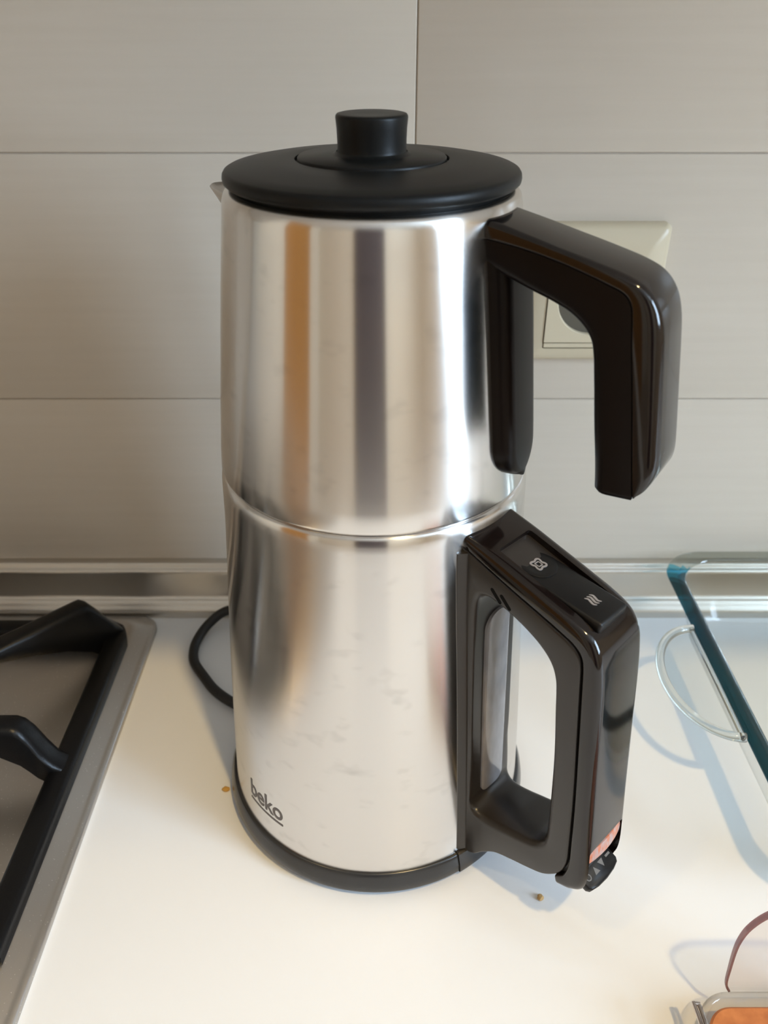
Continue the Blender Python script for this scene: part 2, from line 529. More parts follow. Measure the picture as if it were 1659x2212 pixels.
# ------------------------------------------------------------------ electric kettle (lower vessel)
KP = [(0.0790, 0.0160), (0.0786, 0.0175), (0.0776, 0.04), (0.0765, 0.06), (0.0753, 0.08), (0.0741, 0.1), (0.0728, 0.12), (0.0714, 0.14), (0.0699, 0.16), (0.0686, 0.18),
      (0.0681, 0.192), (0.0679, 0.1990), (0.0677, 0.2022), (0.0673, 0.2044), (0.0667, 0.2057), (0.0655, 0.2064), (0.060, 0.2066), (0.055, 0.2066)]
def kr(z): return interp([(q, r) for r, q in KP[1:13]], z)
kettle = thing('electric_kettle', 'brushed steel lower kettle with a black D-shaped handle, under the teapot', 'kettle', (0, 0, 0.0046))
bm = NB(); lathe(bm, KP, 200, cap1=True); obj('body', bm, M['pot_steel'], kettle, sharp=60)
bm = NB()
lathe(bm, [(0.060, 0.0046), (0.0808, 0.0046), (0.0823, 0.0052), (0.0827, 0.0068), (0.0822, 0.0100), (0.0811, 0.0138), (0.0804, 0.0155), (0.0797, 0.0163), (0.0789, 0.0163), (0.0784, 0.0155), (0.0780, 0.0140)], 200, cap0=True, cap1=True)
obj('base_ring', bm, M['ring'], kettle, sharp=50)

PHL = -45.0
WL = 0.0155
# cover (glossy outer shell: top and outer face)
O = [(0.0655, 0.2012), (0.079, 0.1985), (0.093, 0.1948), (0.107, 0.1908), (0.118, 0.1876), (0.1262, 0.1835), (0.1308, 0.1765), (0.1328, 0.1680), (0.1345, 0.155), (0.1372, 0.125), (0.1398, 0.097), (0.1422, 0.072), (0.1433, 0.0590), (0.1420, 0.0500), (0.1375, 0.0455), (0.1310, 0.0438)]
P = [(0.0655, 0.1962), (0.079, 0.1918), (0.0930, 0.1873), (0.1037, 0.1842), (0.1128, 0.1814), (0.1198, 0.1788), (0.1238, 0.1752), (0.1254, 0.1690), (0.1266, 0.1570), (0.1295, 0.127), (0.1320, 0.100), (0.1340, 0.0720), (0.1345, 0.0640), (0.1341, 0.0580), (0.1325, 0.0525), (0.1295, 0.0492)]
bm = NB(); sweep(bm, O, P, WL, PHL, ro=0.0045, ri=0.0008, n=110, cap=0.0008)
cover = obj('handle_cover', bm, M['gloss'], kettle, sharp=40)
# recess for the buttons
slope = math.atan2(0.1876 - 0.1985, 0.118 - 0.079)
T, MT = handle_frame(PHL, 0.079, 0.1985, slope)
bm = NB(); box(bm, 0.000, 0.0490, -0.0100, 0.0100, -0.0055, 0.02, 0.0014, 3, MT)
c1 = obj('cutter', bm, M['void'], kettle)
# notch for lens and lever at the foot of the outer face
aF = math.atan2(-(0.072 - 0.055), 0.0425 - 0.0422)
eL = Vector((math.cos(R(PHL)), math.sin(R(PHL)), 0)); nL = Vector((-math.sin(R(PHL)), math.cos(R(PHL)), 0)); zL = Vector((0, 0, 1))
MF = Matrix(((eL.x, nL.x, 0, 0), (eL.y, nL.y, 0, 0), (0, 0, 1, 0), (0, 0, 0, 1)))   # (radial, across, z) to world
bm = NB(); box(bm, 0.1368, 0.155, -0.0128, 0.0128, 0.0495, 0.0745, 0.0015, 3, MF)
c2 = obj('cutter', bm, M['void'], kettle)
cut(cover, [c1, c2])
# inner body: closed loop round the hand opening
hw = lambda s: WL - 0.0004
g = 0.0011
Ob = [(0.0655, 0.1950), (0.079, 0.1906), (0.0930, 0.1861), (0.1034, 0.1830), (0.1122, 0.1802), (0.1188, 0.1777), (0.1227, 0.1742), (0.1243, 0.1688), (0.1255, 0.1568), (0.1284, 0.127), (0.1309, 0.100), (0.1328, 0.0720), (0.1332, 0.0640), (0.1328, 0.0588), (0.1316, 0.0540), (0.1290, 0.0490),
      (0.1231, 0.0430), (0.1150, 0.0392), (0.1053, 0.0355), (0.0965, 0.0315), (0.0895, 0.0250), (0.0835, 0.0180), (0.0772, 0.0175), (0.0755, 0.030), (0.0748, 0.050), (0.0738, 0.075), (0.0722, 0.1), (0.0705, 0.125), (0.069, 0.15), (0.0668, 0.178), (0.0655, 0.190)]
Ib = [(0.0790, 0.1768), (0.0835, 0.1766), (0.0930, 0.1737), (0.1015, 0.1700), (0.1075, 0.1660), (0.1115, 0.1615), (0.1138, 0.1560), (0.1148, 0.1500), (0.1158, 0.140), (0.1180, 0.118), (0.1195, 0.095), (0.1205, 0.0740), (0.1205, 0.0680), (0.1195, 0.0630), (0.1170, 0.0595), (0.1130, 0.0565),
      (0.1060, 0.0540), (0.0995, 0.0520), (0.0930, 0.0500), (0.0870, 0.0487), (0.0825, 0.0490), (0.0800, 0.0510), (0.0790, 0.0540), (0.0788, 0.0580), (0.0784, 0.066), (0.0776, 0.080), (0.0764, 0.1), (0.0750, 0.125), (0.0738, 0.148), (0.0735, 0.1680), (0.0752, 0.1745)]
bm = NB(); sweep(bm, Ob, Ib, hw, PHL, ro=0.0012, ri=0.0035, n=31 * 6, closed=True)
# hidden spine that joins the shell to the grip
sweep(bm, [(a * .6 + b * .4, c * .6 + d * .4) for (a, c), (b, d) in zip(O, P)], [(a * .6 + b * .4, c * .6 + d * .4) for (a, c), (b, d) in zip(P, Ib[:16])], WL - 0.0035, PHL, ro=.001, ri=.001, n=80, cap=0)
obj('handle_grip', bm, M['satin_low'], kettle, sharp=50)
# spine strip down the steel, flaring into the bevelled sides
bm = NB()
prev = None
rows = []
for i in range(41):
    z = 0.0185 + (0.1940 - 0.0185) * i / 40
    r = kr(z)
    hb, ht, pr = 0.0186, 0.0148, 0.0022
    lineup = []
    for v, d in ((-hb, -0.0006), (-hb, 0.0006), (-ht - .0012, pr - .0006), (-ht, pr), (0, pr + .0004), (ht, pr), (ht + .0012, pr - .0006), (hb, 0.0006), (hb, -0.0006)):
        rad = math.sqrt(max(r * r - v * v, 0)) + d if abs(v) > ht + .002 else math.sqrt(r * r - ht * ht) + d
        lineup.append(bm.verts.new(eL * rad + nL * v + zL * z))
    rows.append(lineup)
for a, b in zip(rows, rows[1:]):
    for i in range(len(a) - 1): bm.faces.new((a[i], a[i + 1], b[i + 1], b[i]))
bm.faces.new(rows[0]); bm.faces.new(rows[-1])
obj('handle_mount', bm, M['satin_low'], kettle, sharp=30)
# water level window in the strip
bm = NB()
zc0, zc1, hwn = 0.0530, 0.1600, 0.0078
rad = lambda z: interp([(0.05, 0.0793), (0.066, 0.0787), (0.08, 0.0779), (0.1, 0.0767), (0.125, 0.0753), (0.148, 0.0741), (0.17, 0.0742)], z)
def gauge_pts(gr):
    pts = []
    for (cv, cz, st) in ((1, zc1 - hwn, 0), (-1, zc1 - hwn, 90), (-1, zc0 + .005, 180), (1, zc0 + .005, 270)):
        rr = hwn if st < 180 else .005
        for j in range(9):
            an = R(st + 90 * j / 8)
            pts.append((cv * (hwn - rr) + (rr - gr) * math.cos(an), cz + (rr - gr) * math.sin(an)))
    return pts
loops = []
for gr, d in ((0, -0.001), (0, 0.0006), (0.0008, 0.0009)):
    loops.append([eL * (rad(z) + d) + nL * (v + 0.001) + zL * z for v, z in gauge_pts(gr)])
loft(bm, loops)
# fill face by quads between left and right sides
top = [v for v in bm.verts][-len(gauge_pts(0)):]
bm.faces.new(top)
bmesh.ops.triangulate(bm, faces=[f for f in bm.faces if len(f.verts) > 4])
obj('water_window', bm, M['gauge'], kettle, sharp=30)['label'] = 'grey see-through water level window'
# foot of the handle on the base ring
bm = NB()
lathe(bm, [(0.0800, 0.0046), (0.0816, 0.0046), (0.0831, 0.0053), (0.0835, 0.0068), (0.0830, 0.0100), (0.0820, 0.0138), (0.0812, 0.0165), (0.0800, 0.0172), (0.0780, 0.0172)], 24, a0=R(-59), a1=R(-31))
bmesh.ops.holes_fill(bm, edges=bm.edges)
obj('handle_foot', bm, M['satin_low'], kettle, sharp=40)

# buttons
bm = NB(); box(bm, 0.0004, 0.0486, -0.0096, 0.0096, -0.0050, -0.0046, 0, 1, MT)
TB, MB_ = handle_frame(PHL, 0.079, 0.1985, slope)
tilt = math.atan2(0.0068, 0.046)
T2, M2 = handle_frame(PHL, 0.0795, 0.1985 - 0.0046, slope + tilt)
box(bm, 0.0004, 0.0474, -0.0092, 0.0092, -0.006, 0.0, 0.0014, 4, M2)
sw = obj('switch_rocker', bm, M['button'], kettle, sharp=60)
bm = NB()
cu = 0.0120
cc = [(cu + 0.0076 * math.cos(2 * PI * i / 48), 0.0076 * math.sin(2 * PI * i / 48)) for i in range(48)]
c2_ = [(cu + 0.0072 * math.cos(2 * PI * i / 48), 0.0072 * math.sin(2 * PI * i / 48)) for i in range(48)]
c3_ = [(cu + 0.0050 * math.cos(2 * PI * i / 48), 0.0050 * math.sin(2 * PI * i / 48)) for i in range(48)]
loft(bm, [[T2(u, v, -.001) for u, v in cc], [T2(u, v, 0.0003) for u, v in cc], [T2(u, v, 0.0005) for u, v in c2_], [T2(u, v, 0.0002) for u, v in c3_]], cap1=True)
dial = obj('round_button', bm, M['button'], sw, sharp=40)
bm = NB()
ic = [(0.0026 * (1 + .22 * math.cos(4 * (a := 2 * PI * i / 40) + PI)) * math.cos(a), 0.0026 * (1 + .22 * math.cos(4 * a + PI)) * math.sin(a)) for i in range(40)]
stroke(bm, [(cu + u, v) for u, v in ic], 0.0008, T2, 0.0001, 0.0005, 80, True)
sq_ = [(cu + u, v) for u, v in ((-.0011, -.0011), (-.0011, .0011), (.0011, .0011), (.0011, -.0011))]
for a, b in zip(sq_, sq_[1:] + sq_[:1]): stroke(bm, [a, b], 0.0004, T2, 0.0001, 0.0005, 4)
obj('icon', bm, M['icon'], sw)
bm = NB()
for k in (-1, 0, 1):
    v0 = k * 0.00155
    # three steam waves, running along the rocker
    stroke(bm, [(0.0375 - .0026, v0 - .0004), (0.0375 - .0014, v0 + .0004), (0.0375, v0 + 0.0000), (0.0375 + .0014, v0 - .0004), (0.0375 + .0026, v0 + .0004)], 0.0010, T2, -0.0002, 0.00015, 28, taper=True)
obj('icon', bm, M['icon'], sw)
# vent slots in the side of the arm
bm = NB()
for (r0, z0, r1, z1) in ((0.0815, 0.1829, 0.0855, 0.1790), (0.0862, 0.1822, 0.0902, 0.1783)):
    a = eL * r0 + zL * z0; b = eL * r1 + zL * z1
    Ts = lambda u, v, h, a=a, d=(b - a): a + d.normalized() * u + d.normalized().cross(nL) * v - nL * (WL - 0.0006 + h)
    Ln = (b - a).length
    pts = [(-.0009 * math.cos(x), -.0009 * math.sin(x)) for x in [R(-90 + 22.5 * i) for i in range(9)]] + [(Ln + .0009 * math.cos(x), .0009 * math.sin(x)) for x in [R(-90 + 22.5 * i) for i in range(9)]]
    prism(bm, pts, Ts, -0.001, 0.00025)
obj('vent_slot', bm, M['void'], kettle, smooth=False)
# indicator lens and lever at the foot of the handle
bm = NB()
loops = []
for (zz, rr, ww) in ((0.0665, 0.1385, .0126), (0.0662, 0.1418, .0124), (0.0668, 0.1432, .0122), (0.0700, 0.1432, .0122), (0.0738, 0.1424, .0123), (0.0742, 0.1408, .0125), (0.0740, 0.1385, .0126)):
    loops.append([eL * (rr - 0.0012 * (v / ww) ** 2 * 1.2) + nL * v + zL * zz for v in [ww * (-1 + 2 * i / 16) for i in range(17)]])
rws = [[bm.verts.new(p) for p in l] for l in loops]
for a, b in zip(rws, rws[1:]):
    for i in range(16): bm.faces.new((a[i], a[i + 1], b[i + 1], b[i]))
obj('indicator_lens', bm, M['lens'], kettle, sharp=50)['label'] = 'copper coloured indicator light strip'
bm = NB(); box(bm, 0.1355, 0.1372, -0.0124, 0.0124, 0.050, 0.074, 0, 1, MF); obj('cavity', bm, M['void'], kettle, smooth=False)
TL, ML = handle_frame(PHL, 0.1370, 0.0535, R(-22))
bm = NB()
pl = [(0, -.0115), (.0075, -.0112), (.0090, -.0100), (.0100, -.0060), (.0104, 0), (.0100, .0060), (.0090, .0100), (.0075, .0112), (0, .0115)]
pl2 = [(u * .96, v * .96) for u, v in pl]
loft(bm, [[TL(u, v, -.0042) for u, v in pl2], [TL(u, v, -.0034) for u, v in pl], [TL(u, v, -.0006) for u, v in pl], [TL(u, v, 0) for u, v in pl2]], cap0=True, cap1=True)
lev = obj('switch_lever', bm, M['button'], kettle, sharp=50)
bm = NB()
for pts in (((.0030, .0012), (.0030, .0046), (.0062, .0029)), ((.0062, -.0038), (.0062, -.0004), (.0030, -.0021)), ((.0034, .0066), (.0034, .0098), (.0044, .0098), (.0044, .0066))):
    prism(bm, pts, TL, -0.0002, 0.0001)
stroke(bm, [(.0045 + .0013 * math.cos(x), -.0076 + .0013 * math.sin(x)) for x in [2 * PI * i / 12 for i in range(12)]], .0005, TL, -.0002, .0001, 36, True)
obj('lever_marks', bm, M['leverprint'], lev, smooth=False)

# maker's mark printed on the lower body
fc = bpy.data.curves.new('mark', 'FONT')
fc.body = 'beko'; fc.size = 0.0138; fc.extrude = 0.0; fc.offset = 0.00022; fc.space_character = 0.98; fc.align_x = 'LEFT'
fo = bpy.data.objects.new('mark', fc); COL.objects.link(fo)
dg = bpy.context.evaluated_depsgraph_get()
lm = bpy.data.meshes.new_from_object(fo.evaluated_get(dg))
bpy.data.objects.remove(fo)
bm = NB(); bm.from_mesh(lm)
xs = [v.co.x for v in bm.verts]; x0, x1 = min(xs), max(xs)
ys = [v.co.y for v in bm.verts]; ymax = max(ys)
AZ0, AZ1 = R(-145.0), R(-126.0)
zb, zt = 0.0336, 0.0445
u0 = [bm.verts.new((x, y, 0)) for x, y in [(x0 + (x1 - x0) * i / 24, -0.0030) for i in range(25)]]
u1 = [bm.verts.new((x, y, 0)) for x, y in [(x0 + (x1 - x0) * i / 24, -0.0018) for i in range(25)]]
for i in range(24): bm.faces.new((u0[i], u0[i + 1], u1[i + 1], u1[i]))
bmesh.ops.triangulate(bm, faces=bm.faces)
bmesh.ops.subdivide_edges(bm, edges=[e for e in bm.edges if e.calc_length() > .0015], cuts=2)
for v in bm.verts:
    az = AZ0 + (AZ1 - AZ0) * (v.co.x - x0) / (x1 - x0)
    z = zb + (zt - zb) * v.co.y / ymax
    rr = kr(z) + 0.00012
    v.co = Vector((rr * math.cos(az), rr * math.sin(az), z))
obj('printed_logo', bm, M['logo'], kettle, smooth=False)

# ------------------------------------------------------------------ teapot (upper vessel)
TP = [(0.0585, 0.2069), (0.0640, 0.2069), (0.0662, 0.2070), (0.0668, 0.2075), (0.0671, 0.2088), (0.0666, 0.217), (0.0659, 0.224), (0.0646, 0.238), (0.0625, 0.258), (0.0602, 0.28), (0.0579, 0.300),
      (0.0566, 0.311), (0.0561, 0.3160), (0.0554, 0.3188), (0.0544, 0.3200), (0.0532, 0.3205), (0.0522, 0.3206), (0.0515, 0.3202), (0.0512, 0.318), (0.0512, 0.300)]
def tr_(z): return interp([(q, r) for r, q in TP[3:14]], z)
teapot = thing('teapot', 'brushed steel upper teapot with black lid and open hook handle, on the kettle', 'teapot', (0, 0, 0.2069))
bm = NB(); lathe(bm, TP, 200, cap0=True); obj('body', bm, M['pot_steel'], teapot, sharp=60)
bm = NB()
lathe(bm, [(0.0506, 0.3120), (0.0508, 0.3216), (0.0526, 0.3219), (0.0541, 0.3223), (0.0549, 0.3231), (0.0551, 0.3243), (0.0549, 0.3256), (0.0543, 0.3265), (0.0533, 0.3270), (0.0480, 0.3280), (0.0380, 0.3292), (0.0292, 0.3300), (0.0284, 0.3299), (0.0282, 0.3288)], 180)
lid = obj('lid', bm, M['lid'], teapot, sharp=50)
bm = NB()
lathe(bm, [(0.0284, 0.3286), (0.0274, 0.3286), (0.0274, 0.3302), (0.0270, 0.3307), (0.0150, 0.3312), (0.0138, 0.3314), (0.0130, 0.3322)], 120)
obj('lid_insert', bm, M['lid'], lid, sharp=50)
bm = NB()
lathe(bm, [(0.0138, 0.3308), (0.0130, 0.3314), (0.0127, 0.3322), (0.0126, 0.3330), (0.0126, 0.3358), (0.0128, 0.3403), (0.0131, 0.3433), (0.0130, 0.3440), (0.0126, 0.3445), (0.0118, 0.3447), (0.0060, 0.3444), (0.0001, 0.3443)], 96, cap1=True)
obj('lid_knob', bm, M['lid'], lid, sharp=60)

PHU = -34.0
WU = 0.0130
eU = Vector((math.cos(R(PHU)), math.sin(R(PHU)), 0)); nU = Vector((-math.sin(R(PHU)), math.cos(R(PHU)), 0))
O = [(0.0545, 0.3172), (0.067, 0.3146), (0.080, 0.3118), (0.0925, 0.3092), (0.1035, 0.3066), (0.1105, 0.3036), (0.1155, 0.2983), (0.1184, 0.2910), (0.1200, 0.2820), (0.1217, 0.270), (0.1237, 0.256), (0.1251, 0.2455), (0.1250, 0.2395), (0.1228, 0.2340), (0.1203, 0.2313)]
P = [(0.0545, 0.3112), (0.067, 0.3100), (0.080, 0.3079), (0.0910, 0.3053), (0.1000, 0.3028), (0.1050, 0.3010), (0.1078, 0.2980), (0.1090, 0.2930), (0.1100, 0.2860), (0.1118, 0.2760), (0.1142, 0.262), (0.1163, 0.2490), (0.1174, 0.2420), (0.1186, 0.2350), (0.1195, 0.2306)]
I = [(0.0545, 0.3010), (0.0630, 0.2982), (0.0712, 0.2956), (0.0800, 0.2930), (0.0868, 0.2903), (0.0918, 0.2868), (0.0952, 0.2825), (0.0968, 0.2770), (0.0976, 0.2720), (0.0988, 0.2640), (0.1004, 0.253), (0.1019, 0.2440), (0.1028, 0.2385), (0.1035, 0.2335), (0.1040, 0.2292)]
bm = NB(); sweep(bm, O, P, WU, PHU, ro=0.0048, ri=0.0003, n=100, cap=0.0006)
obj('handle_cover', bm, M['gloss'], teapot, sharp=40)
bm = NB(); sweep(bm, [(a + (c - a) * .02, b + (d - b) * .02) for (a, b), (c, d) in zip(P, I)], I, WU - .0002, PHU, ro=0.0003, ri=0.0050, n=100, cap=0.0018)
obj('handle_grip', bm, M['satin'], teapot, sharp=40)
# mounting pad down the steel
zt_, zb_ = 0.3085, 0.2188
Lp_ = zt_ - zb_
def padw(s):
    d = (1 - s) * Lp_
    return 0.0136 if d > 0.0136 else max(0.0136 * math.sqrt(max(1 - ((0.0136 - d) / 0.0136) ** 2, 0)), 0.0012)
n_ = 40
zs = [zt_ - Lp_ * i / n_ for i in range(n_ + 1)]
bm = NB()
sweep(bm, [(tr_(z) + 0.0054, z) for z in zs], [(tr_(z) - 0.0080, z) for z in zs], padw, PHU + 1.2, ro=0.0062, ri=0.0003, n=160, cap=0.0006)
obj('handle_mount', bm, M['satin'], teapot, sharp=40)
# spout, pointing away to the left
bm = NB()
sa = R(148)
es = Vector((math.cos(sa), math.sin(sa), 0)); ns = Vector((-math.sin(sa), math.cos(sa), 0)); z3 = Vector((0, 0, 1))
rws = []
for i in range(13):
    t_ = i / 12
    z = 0.282 + (0.3135 - 0.282) * t_
    reach = 0.0235 * t_ ** 1.4
    row = []
    for j in range(17):
        a = -1 + 2 * j / 16
        wv = 0.017 * (0.25 + .75 * t_)
        row.append(bm.verts.new(es * (tr_(z) - 0.0015 + (reach + .001) * (1 - abs(a) ** 1.7)) + ns * (a * wv) + z3 * (z + 0.0)))
    rws.append(row)
for a, b in zip(rws, rws[1:]):
    for i in range(16): bm.faces.new((a[i], a[i + 1], b[i + 1], b[i]))
sp = obj('spout', bm, M['spout_steel'], teapot, sharp=70)
md = sp.modifiers.new('thickness', 'SOLIDIFY'); md.thickness = 0.0008

# ------------------------------------------------------------------ power base and cord
pb = thing('power_base', 'low dark round power base under the kettle with a black cord', 'power base', (0, 0, 0))
bm = NB(); lathe(bm, [(0.076, 0.0), (0.0790, 0.0006), (0.0796, 0.0020), (0.0790, 0.0040), (0.0770, 0.0044), (0.05, 0.0044)], 140, cap0=True, cap1=True)
obj('base_disc', bm, M['powerbase'], pb, sharp=50)
bm = NB()
tube(bm, [(-0.0735, 0.0385, 0.0034), (-0.0800, 0.0415, 0.0034), (-0.0917, 0.0482, 0.0034), (-0.1040, 0.0585, 0.0034), (-0.1135, 0.071, 0.0034), (-0.1220, 0.0840, 0.0034), (-0.1250, 0.0960, 0.0034), (-0.1240, 0.1080, 0.0042), (-0.1180, 0.1200, 0.0075),
          (-0.1060, 0.1270, 0.0130), (-0.0850, 0.1270, 0.0150), (-0.050, 0.1240, 0.0110), (-0.01, 0.1180, 0.0060), (0.03, 0.1120, 0.0036)], 0.0033, 150, 14)
obj('power_cord', bm, M['cord'], pb)['label'] = 'black rubber power cord'

# ------------------------------------------------------------------ gas hob
hob = thing('gas_hob', 'stainless steel gas hob at the left edge of the worktop', 'hob', (-0.45, -0.14, 0))
HX1, HY1 = -0.1560, 0.1325
def hl(inset, z):
    x0, x1, y0, y1, c = -0.74 + inset, HX1 - inset, -0.40 + inset, HY1 - inset, max(0.014 - inset * .4, .004)
    pts = []
    for cx_, cy_, a in ((x1 - c, y1 - c, 0), (x0 + c, y1 - c, 90), (x0 + c, y0 + c, 180), (x1 - c, y0 + c, 270)):
        for j in range(7):
            an = R(a + 90 * j / 6); pts.append(Vector((cx_ + c * math.cos(an), cy_ + c * math.sin(an), z)))
    return pts
bm = NB()
loft(bm, [hl(0.0, 0.0), hl(0.0, 0.0030), hl(0.0005, 0.0038), hl(0.0030, 0.0042), hl(0.0045, 0.0048), hl(0.0115, 0.0098), hl(0.0135, 0.0106), hl(0.0155, 0.0104), hl(0.0190, 0.0075), hl(0.0212, 0.0049), hl(0.0225, 0.0046)], cap0=True, cap1=True)
obj('hob_plate', bm, M['hob'], hob, sharp=60)
bx, by = -0.2900, -0.0150
bm = NB(); lathe(bm, [(0.042, 0.0046), (0.041, 0.011), (0.034, 0.013), (0.030, 0.018)], 48, (bx, by), cap1=True); obj('burner', bm, M['hob'], hob)
bm = NB(); lathe(bm, [(0.031, 0.018), (0.033, 0.020), (0.032, 0.0235), (0.028, 0.025), (0.001, 0.025)], 48, (bx, by), cap0=True, cap1=True); obj('burner_cap', bm, M['iron'], hob)

def bar(bm, pts, half):
    """blade through (x, y, ztop, depth) stations, rounded top"""
    rings = []
    for i, (x, y, zt, dp) in enumerate(pts):
        a = Vector(pts[max(i - 1, 0)][:2]); b = Vector(pts[min(i + 1, len(pts) - 1)][:2])
        t = (b - a).normalized(); q = Vector((-t.y, t.x))
        rr = min(half, dp * .45) * .55
        ring = []
        for (v, zz) in ((-half * .9, zt - dp), (-half, zt - rr), (-half + rr * .3, zt - rr * .3), (-half + rr, zt), (half - rr, zt), (half - rr * .3, zt - rr * .3), (half, zt - rr), (half * .9, zt - dp)):
            ring.append(bm.verts.new((x + q.x * v, y + q.y * v, zz)))
        rings.append(ring)
    n = len(rings[0])
    for a, b in zip(rings, rings[1:]):
        for i in range(n):
            j = (i + 1) % n; bm.faces.new((a[i], a[j], b[j], b[i]))
    bm.faces.new(rings[0]); bm.faces.new(rings[-1])

grate = thing('pan_support', 'black cast iron pan support standing on the gas hob', 'pan support', (bx, by, 0.0048))
gx0, gx1, gy0, gy1 = bx - 0.1165, bx + 0.1165, by - 0.1165, by + 0.1165
bm = NB()
zt = 0.0215
dpt = 0.0100
k = 0.010
fr = [(gx1, gy0 + k), (gx1, gy1 - k), (gx1 - k * .3, gy1 - k * .3), (gx1 - k, gy1), (gx0 + k, gy1), (gx0 + k * .3, gy1 - k * .3), (gx0, gy1 - k), (gx0, gy0 + k), (gx0 + k * .3, gy0 + k * .3), (gx0 + k, gy0), (gx1 - k, gy0), (gx1 - k * .3, gy0 + k * .3), (gx1, gy0 + k)]
st_ = []
for (a, b) in zip(fr, fr[1:]):
    for i in range(4): st_.append((a[0] + (b[0] - a[0]) * i / 4, a[1] + (b[1] - a[1]) * i / 4, zt, dpt))
st_.append((*fr[-1], zt, dpt))
bar(bm, st_, 0.0068)
obj('grate_frame', bm, M['iron'], grate, sharp=45)
for sx, sy in ((1, 1), (-1, 1), (-1, -1), (1, -1)):
    cxg, cyg = (gx1 if sx > 0 else gx0), (gy1 if sy > 0 else gy0)
    d = Vector((bx - cxg, by - cyg)).normalized()
    stn = []
    for s, z, dp in ((-0.002, 0.0225, 0.0110), (0.003, 0.0290, 0.0170), (0.009, 0.0400, 0.0280), (0.015, 0.0500, 0.0380), (0.018, 0.0528, 0.040), (0.022, 0.0530, 0.036), (0.036, 0.0530, 0.0265), (0.056, 0.0528, 0.0170), (0.074, 0.0525, 0.0100), (0.079, 0.0515, 0.0075), (0.081, 0.0500, 0.004)):
        stn.append((cxg + d.x * s - sx * .002, cyg + d.y * s - sy * .002, z, dp))
    bm = NB(); bar(bm, stn, 0.0072); obj('grate_finger', bm, M['iron'], grate, sharp=45)
for (sx, sy) in ((1, 0), (-1, 0), (0, 1), (0, -1)):
    half_ = 0.1165
    stn = []
    for s, z, dp in ((-0.002, 0.0215, 0.0100), (0.003, 0.0255, 0.0140), (0.008, 0.0355, 0.0235), (0.0125, 0.0460, 0.0300), (0.016, 0.0510, 0.0300), (0.020, 0.0530, 0.0270), (0.032, 0.0530, 0.0190), (0.052, 0.0530, 0.0130), (0.070, 0.0528, 0.0090), (0.076, 0.0518, 0.007), (0.078, 0.0500, 0.004)):
        stn.append((bx + sx * (half_ - s), by + sy * (half_ - s), z, dp))
    bm = NB(); bar(bm, stn, 0.0072); obj('grate_finger', bm, M['iron'], grate, sharp=45)
for sx in (1, -1):
    for sy in (1, -1):
        bm = NB(); lathe(bm, [(0.0040, 0.0049), (0.0045, 0.0062), (0.0045, 0.0135)], 20, (bx + sx * 0.1075, by + sy * 0.1075), cap0=True, cap1=True); obj('foot', bm, M['iron'], grate)

# ------------------------------------------------------------------ glass baking dish
DX0, DX1, DY0, DY1, DZ = 0.196, 0.530, -0.104, 0.148, 0.050
dish = thing('glass_dish', 'clear rectangular glass baking dish with teal rim and looped side handle', 'baking dish', ((DX0 + DX1) / 2, (DY0 + DY1) / 2, 0))
def dl(inset, z, r): return [Vector((x, y, z)) for x, y in rrect(DX0 + inset, DX1 - inset, DY0 + inset, DY1 - inset, max(r - inset * .3, .006), 12)]
bm = NB()
loft(bm, [dl(0.030, 0.0006, .034), dl(0.0240, 0.0009, .034), dl(0.0205, 0.0025, .034), dl(0.0180, 0.0070, .034), dl(0.0105, 0.034, .032), dl(0.0072, 0.0450, .030), dl(0.0062, 0.0478, .030)], cap0=True)
loft(bm, [dl(0.031, 0.0045, .034), dl(0.0255, 0.0052, .034), dl(0.0228, 0.0085, .034), dl(0.0150, 0.034, .032), dl(0.0115, 0.0450, .030), dl(0.0105, 0.0478, .030)], cap0=True)
obj('dish_body', bm, M['glass'], dish, sharp=60)
bm = NB()
loft(bm, [dl(0.0105, 0.0474, .030), dl(0.0062, 0.0474, .030), dl(0.0010, 0.0466, .030), dl(0.0, 0.0480, .030), dl(0.0006, 0.0496, .030), dl(0.0030, 0.0506, .030), dl(0.0070, 0.0504, .030), dl(0.0100, 0.0490, .030), dl(0.0105, 0.0474, .030)])
rim = obj('dish_rim', bm, M['teal'], dish, sharp=60); rim['label'] = 'thick teal tinted rim'
rim.data.materials.append(M['cyan']); rim.data.materials.append(M['glass_edge'])
for p in rim.data.polygons:
    c = p.center + dish.location
    if c.x < DX0 + 0.03 and 0.085 < c.y < 0.130: p.material_index = 1
    elif c.y >= 0.130: p.material_index = 2
for side in (-1, 1):
    hx = DX0 if side < 0 else DX1
    yc, hy, hxw = 0.0225, 0.0440, 0.0305
    half = [(hx + side * (hxw * math.sin(a)) , yc + hy * math.cos(a)) for a in [PI * i / 30 for i in range(31)]]
    bm = NB()
    tube(bm, [(x, y, 0.0480) for x, y in half], 0.0026, 90, 12)
    tube(bm, [(hx + side * .0015, yc + hy, 0.0480), (hx + side * .0012, yc, 0.0480), (hx + side * .0015, yc - hy, 0.0480)], 0.0014, 20, 10)
    hd = obj('dish_handle', bm, M['bead'], dish)
    bm = NB()
    prism(bm, half, lambda u, v, h: Vector((u, v, h)), 0.0470, 0.0490)
    obj('handle_web', bm, M['glass'], hd, smooth=False)

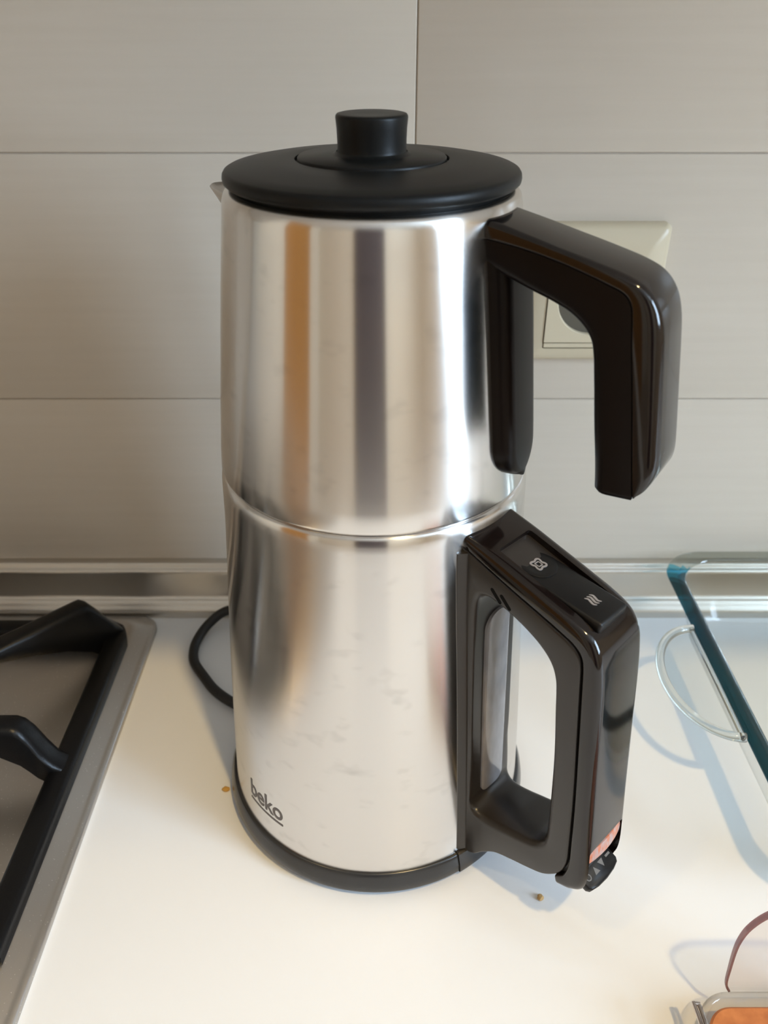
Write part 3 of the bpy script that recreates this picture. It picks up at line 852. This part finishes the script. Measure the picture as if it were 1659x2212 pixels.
# ------------------------------------------------------------------ small clear box, lower right corner
BX0, BX1, BY0, BY1, BZ = 0.1352, 0.2252, -0.2252, -0.1362, 0.0185
bx_t = thing('clear_box', 'small hinged clear plastic box holding orange brown filling, front right of the worktop', 'box', (0.18, -0.182, 0))
def bl(i, z, r=.017): return [Vector((x, y, z)) for x, y in rrect(BX0 + i, BX1 - i, BY0 + i, BY1 - i, max(r - i, .004), 10)]
bm = NB()
loft(bm, [bl(.003, 0.0005, .017), bl(.0008, .0012), bl(0, .004), bl(0, BZ - .001), bl(.0006, BZ), bl(.0026, BZ), bl(.0032, BZ - .001), bl(.0040, .004), bl(.006, .0025)], cap0=True, cap1=True)
obj('box_body', bm, M['clear'], bx_t, sharp=60)
bm = NB()
loft(bm, [bl(.0062, .0028), bl(.0055, .004), bl(.0050, .0148), bl(.0060, .0158), bl(.009, .0160)], cap0=True, cap1=True)
obj('filling', bm, M['orange'], bx_t)
lid_out = [(0.1520, 0.0195), (0.1492, 0.0260), (0.1480, 0.0380), (0.1472, 0.0500), (0.1473, 0.0580), (0.1487, 0.0660), (0.1520, 0.0730), (0.1565, 0.0778), (0.162, 0.0800), (0.170, 0.0805), (0.195, 0.0805), (0.205, 0.078), (0.2105, 0.072), (0.2125, 0.062), (0.2125, 0.03), (0.2115, 0.0195)]
lc = cr([(a, b, 0) for a, b in lid_out], 90)
YL = -0.1372
bm = NB(); prism(bm, [(p.x, p.y) for p in lc], lambda u, v, h: Vector((u, YL + h, v)), -0.0006, 0.0006)
ld = obj('box_lid', bm, M['clear'], bx_t, smooth=False)
bm = NB()
L1, L2 = [], []
cxl, czl = 0.18, 0.05
for i, p in enumerate(lc):
    s = i / len(lc); wv = 0.0003 + 0.0009 * min(1, max(0, math.sin(PI * s)) ** .8)
    d = Vector((cxl - p.x, czl - p.y)).normalized() * 0.0009
    q = [bm.verts.new((p.x + a * d.x, YL + b * wv, p.y + a * d.y)) for a, b in ((-.2, -1), (-.2, 1), (1, 1), (1, -1))]
    L1.append(q)
for a, b in zip(L1, L1[1:]):
    for i in range(4): bm.faces.new((a[i], a[(i + 1) % 4], b[(i + 1) % 4], b[i]))
bm.faces.new(L1[0]); bm.faces.new(L1[-1])
obj('lid_edge', bm, M['mauve'], ld)
bm = NB()
for dx in (0.0, 0.0021):
    tube(bm, [(0.1352 + dx, -0.1420 - dx * .6, 0.0205), (0.1356 + dx, -0.1500, 0.0205), (0.1358 + dx, -0.165, 0.0200), (0.1356 + dx, -0.185, 0.018)], 0.0009, 24, 10)
tube(bm, [(0.1356, -0.1425, 0.0205), (0.1378, -0.1428, 0.0205)], 0.0009, 4, 10)
obj('wire_clip', bm, M['wire'], bx_t)['label'] = 'shiny metal wire clip'

# ------------------------------------------------------------------ crumbs
def crumb(loc, m, rx, ry, rz, label, seed):
    bm = NB(); bmesh.ops.create_icosphere(bm, subdivisions=2, radius=1)
    rnd = random.Random(seed)
    for v in bm.verts:
        s = 1 + rnd.uniform(-.14, .14)
        v.co = Vector((v.co.x * rx * s, v.co.y * ry * s, max(v.co.z, -.7) * rz * s + rz * .68))
    bm2 = bm
    o = obj('crumb', bm2, m)
    o.location = loc
    tag(o, label, 'crumb')
crumb((-0.0850, -0.0165, 0), M['crumb_y'], .0022, .0017, .0011, 'yellow crumb on the worktop left of the kettle base', 3)
crumb((0.0822, -0.0822, 0), M['crumb_b'], .0016, .0017, .0014, 'tan crumb on the worktop below the kettle handle', 5)
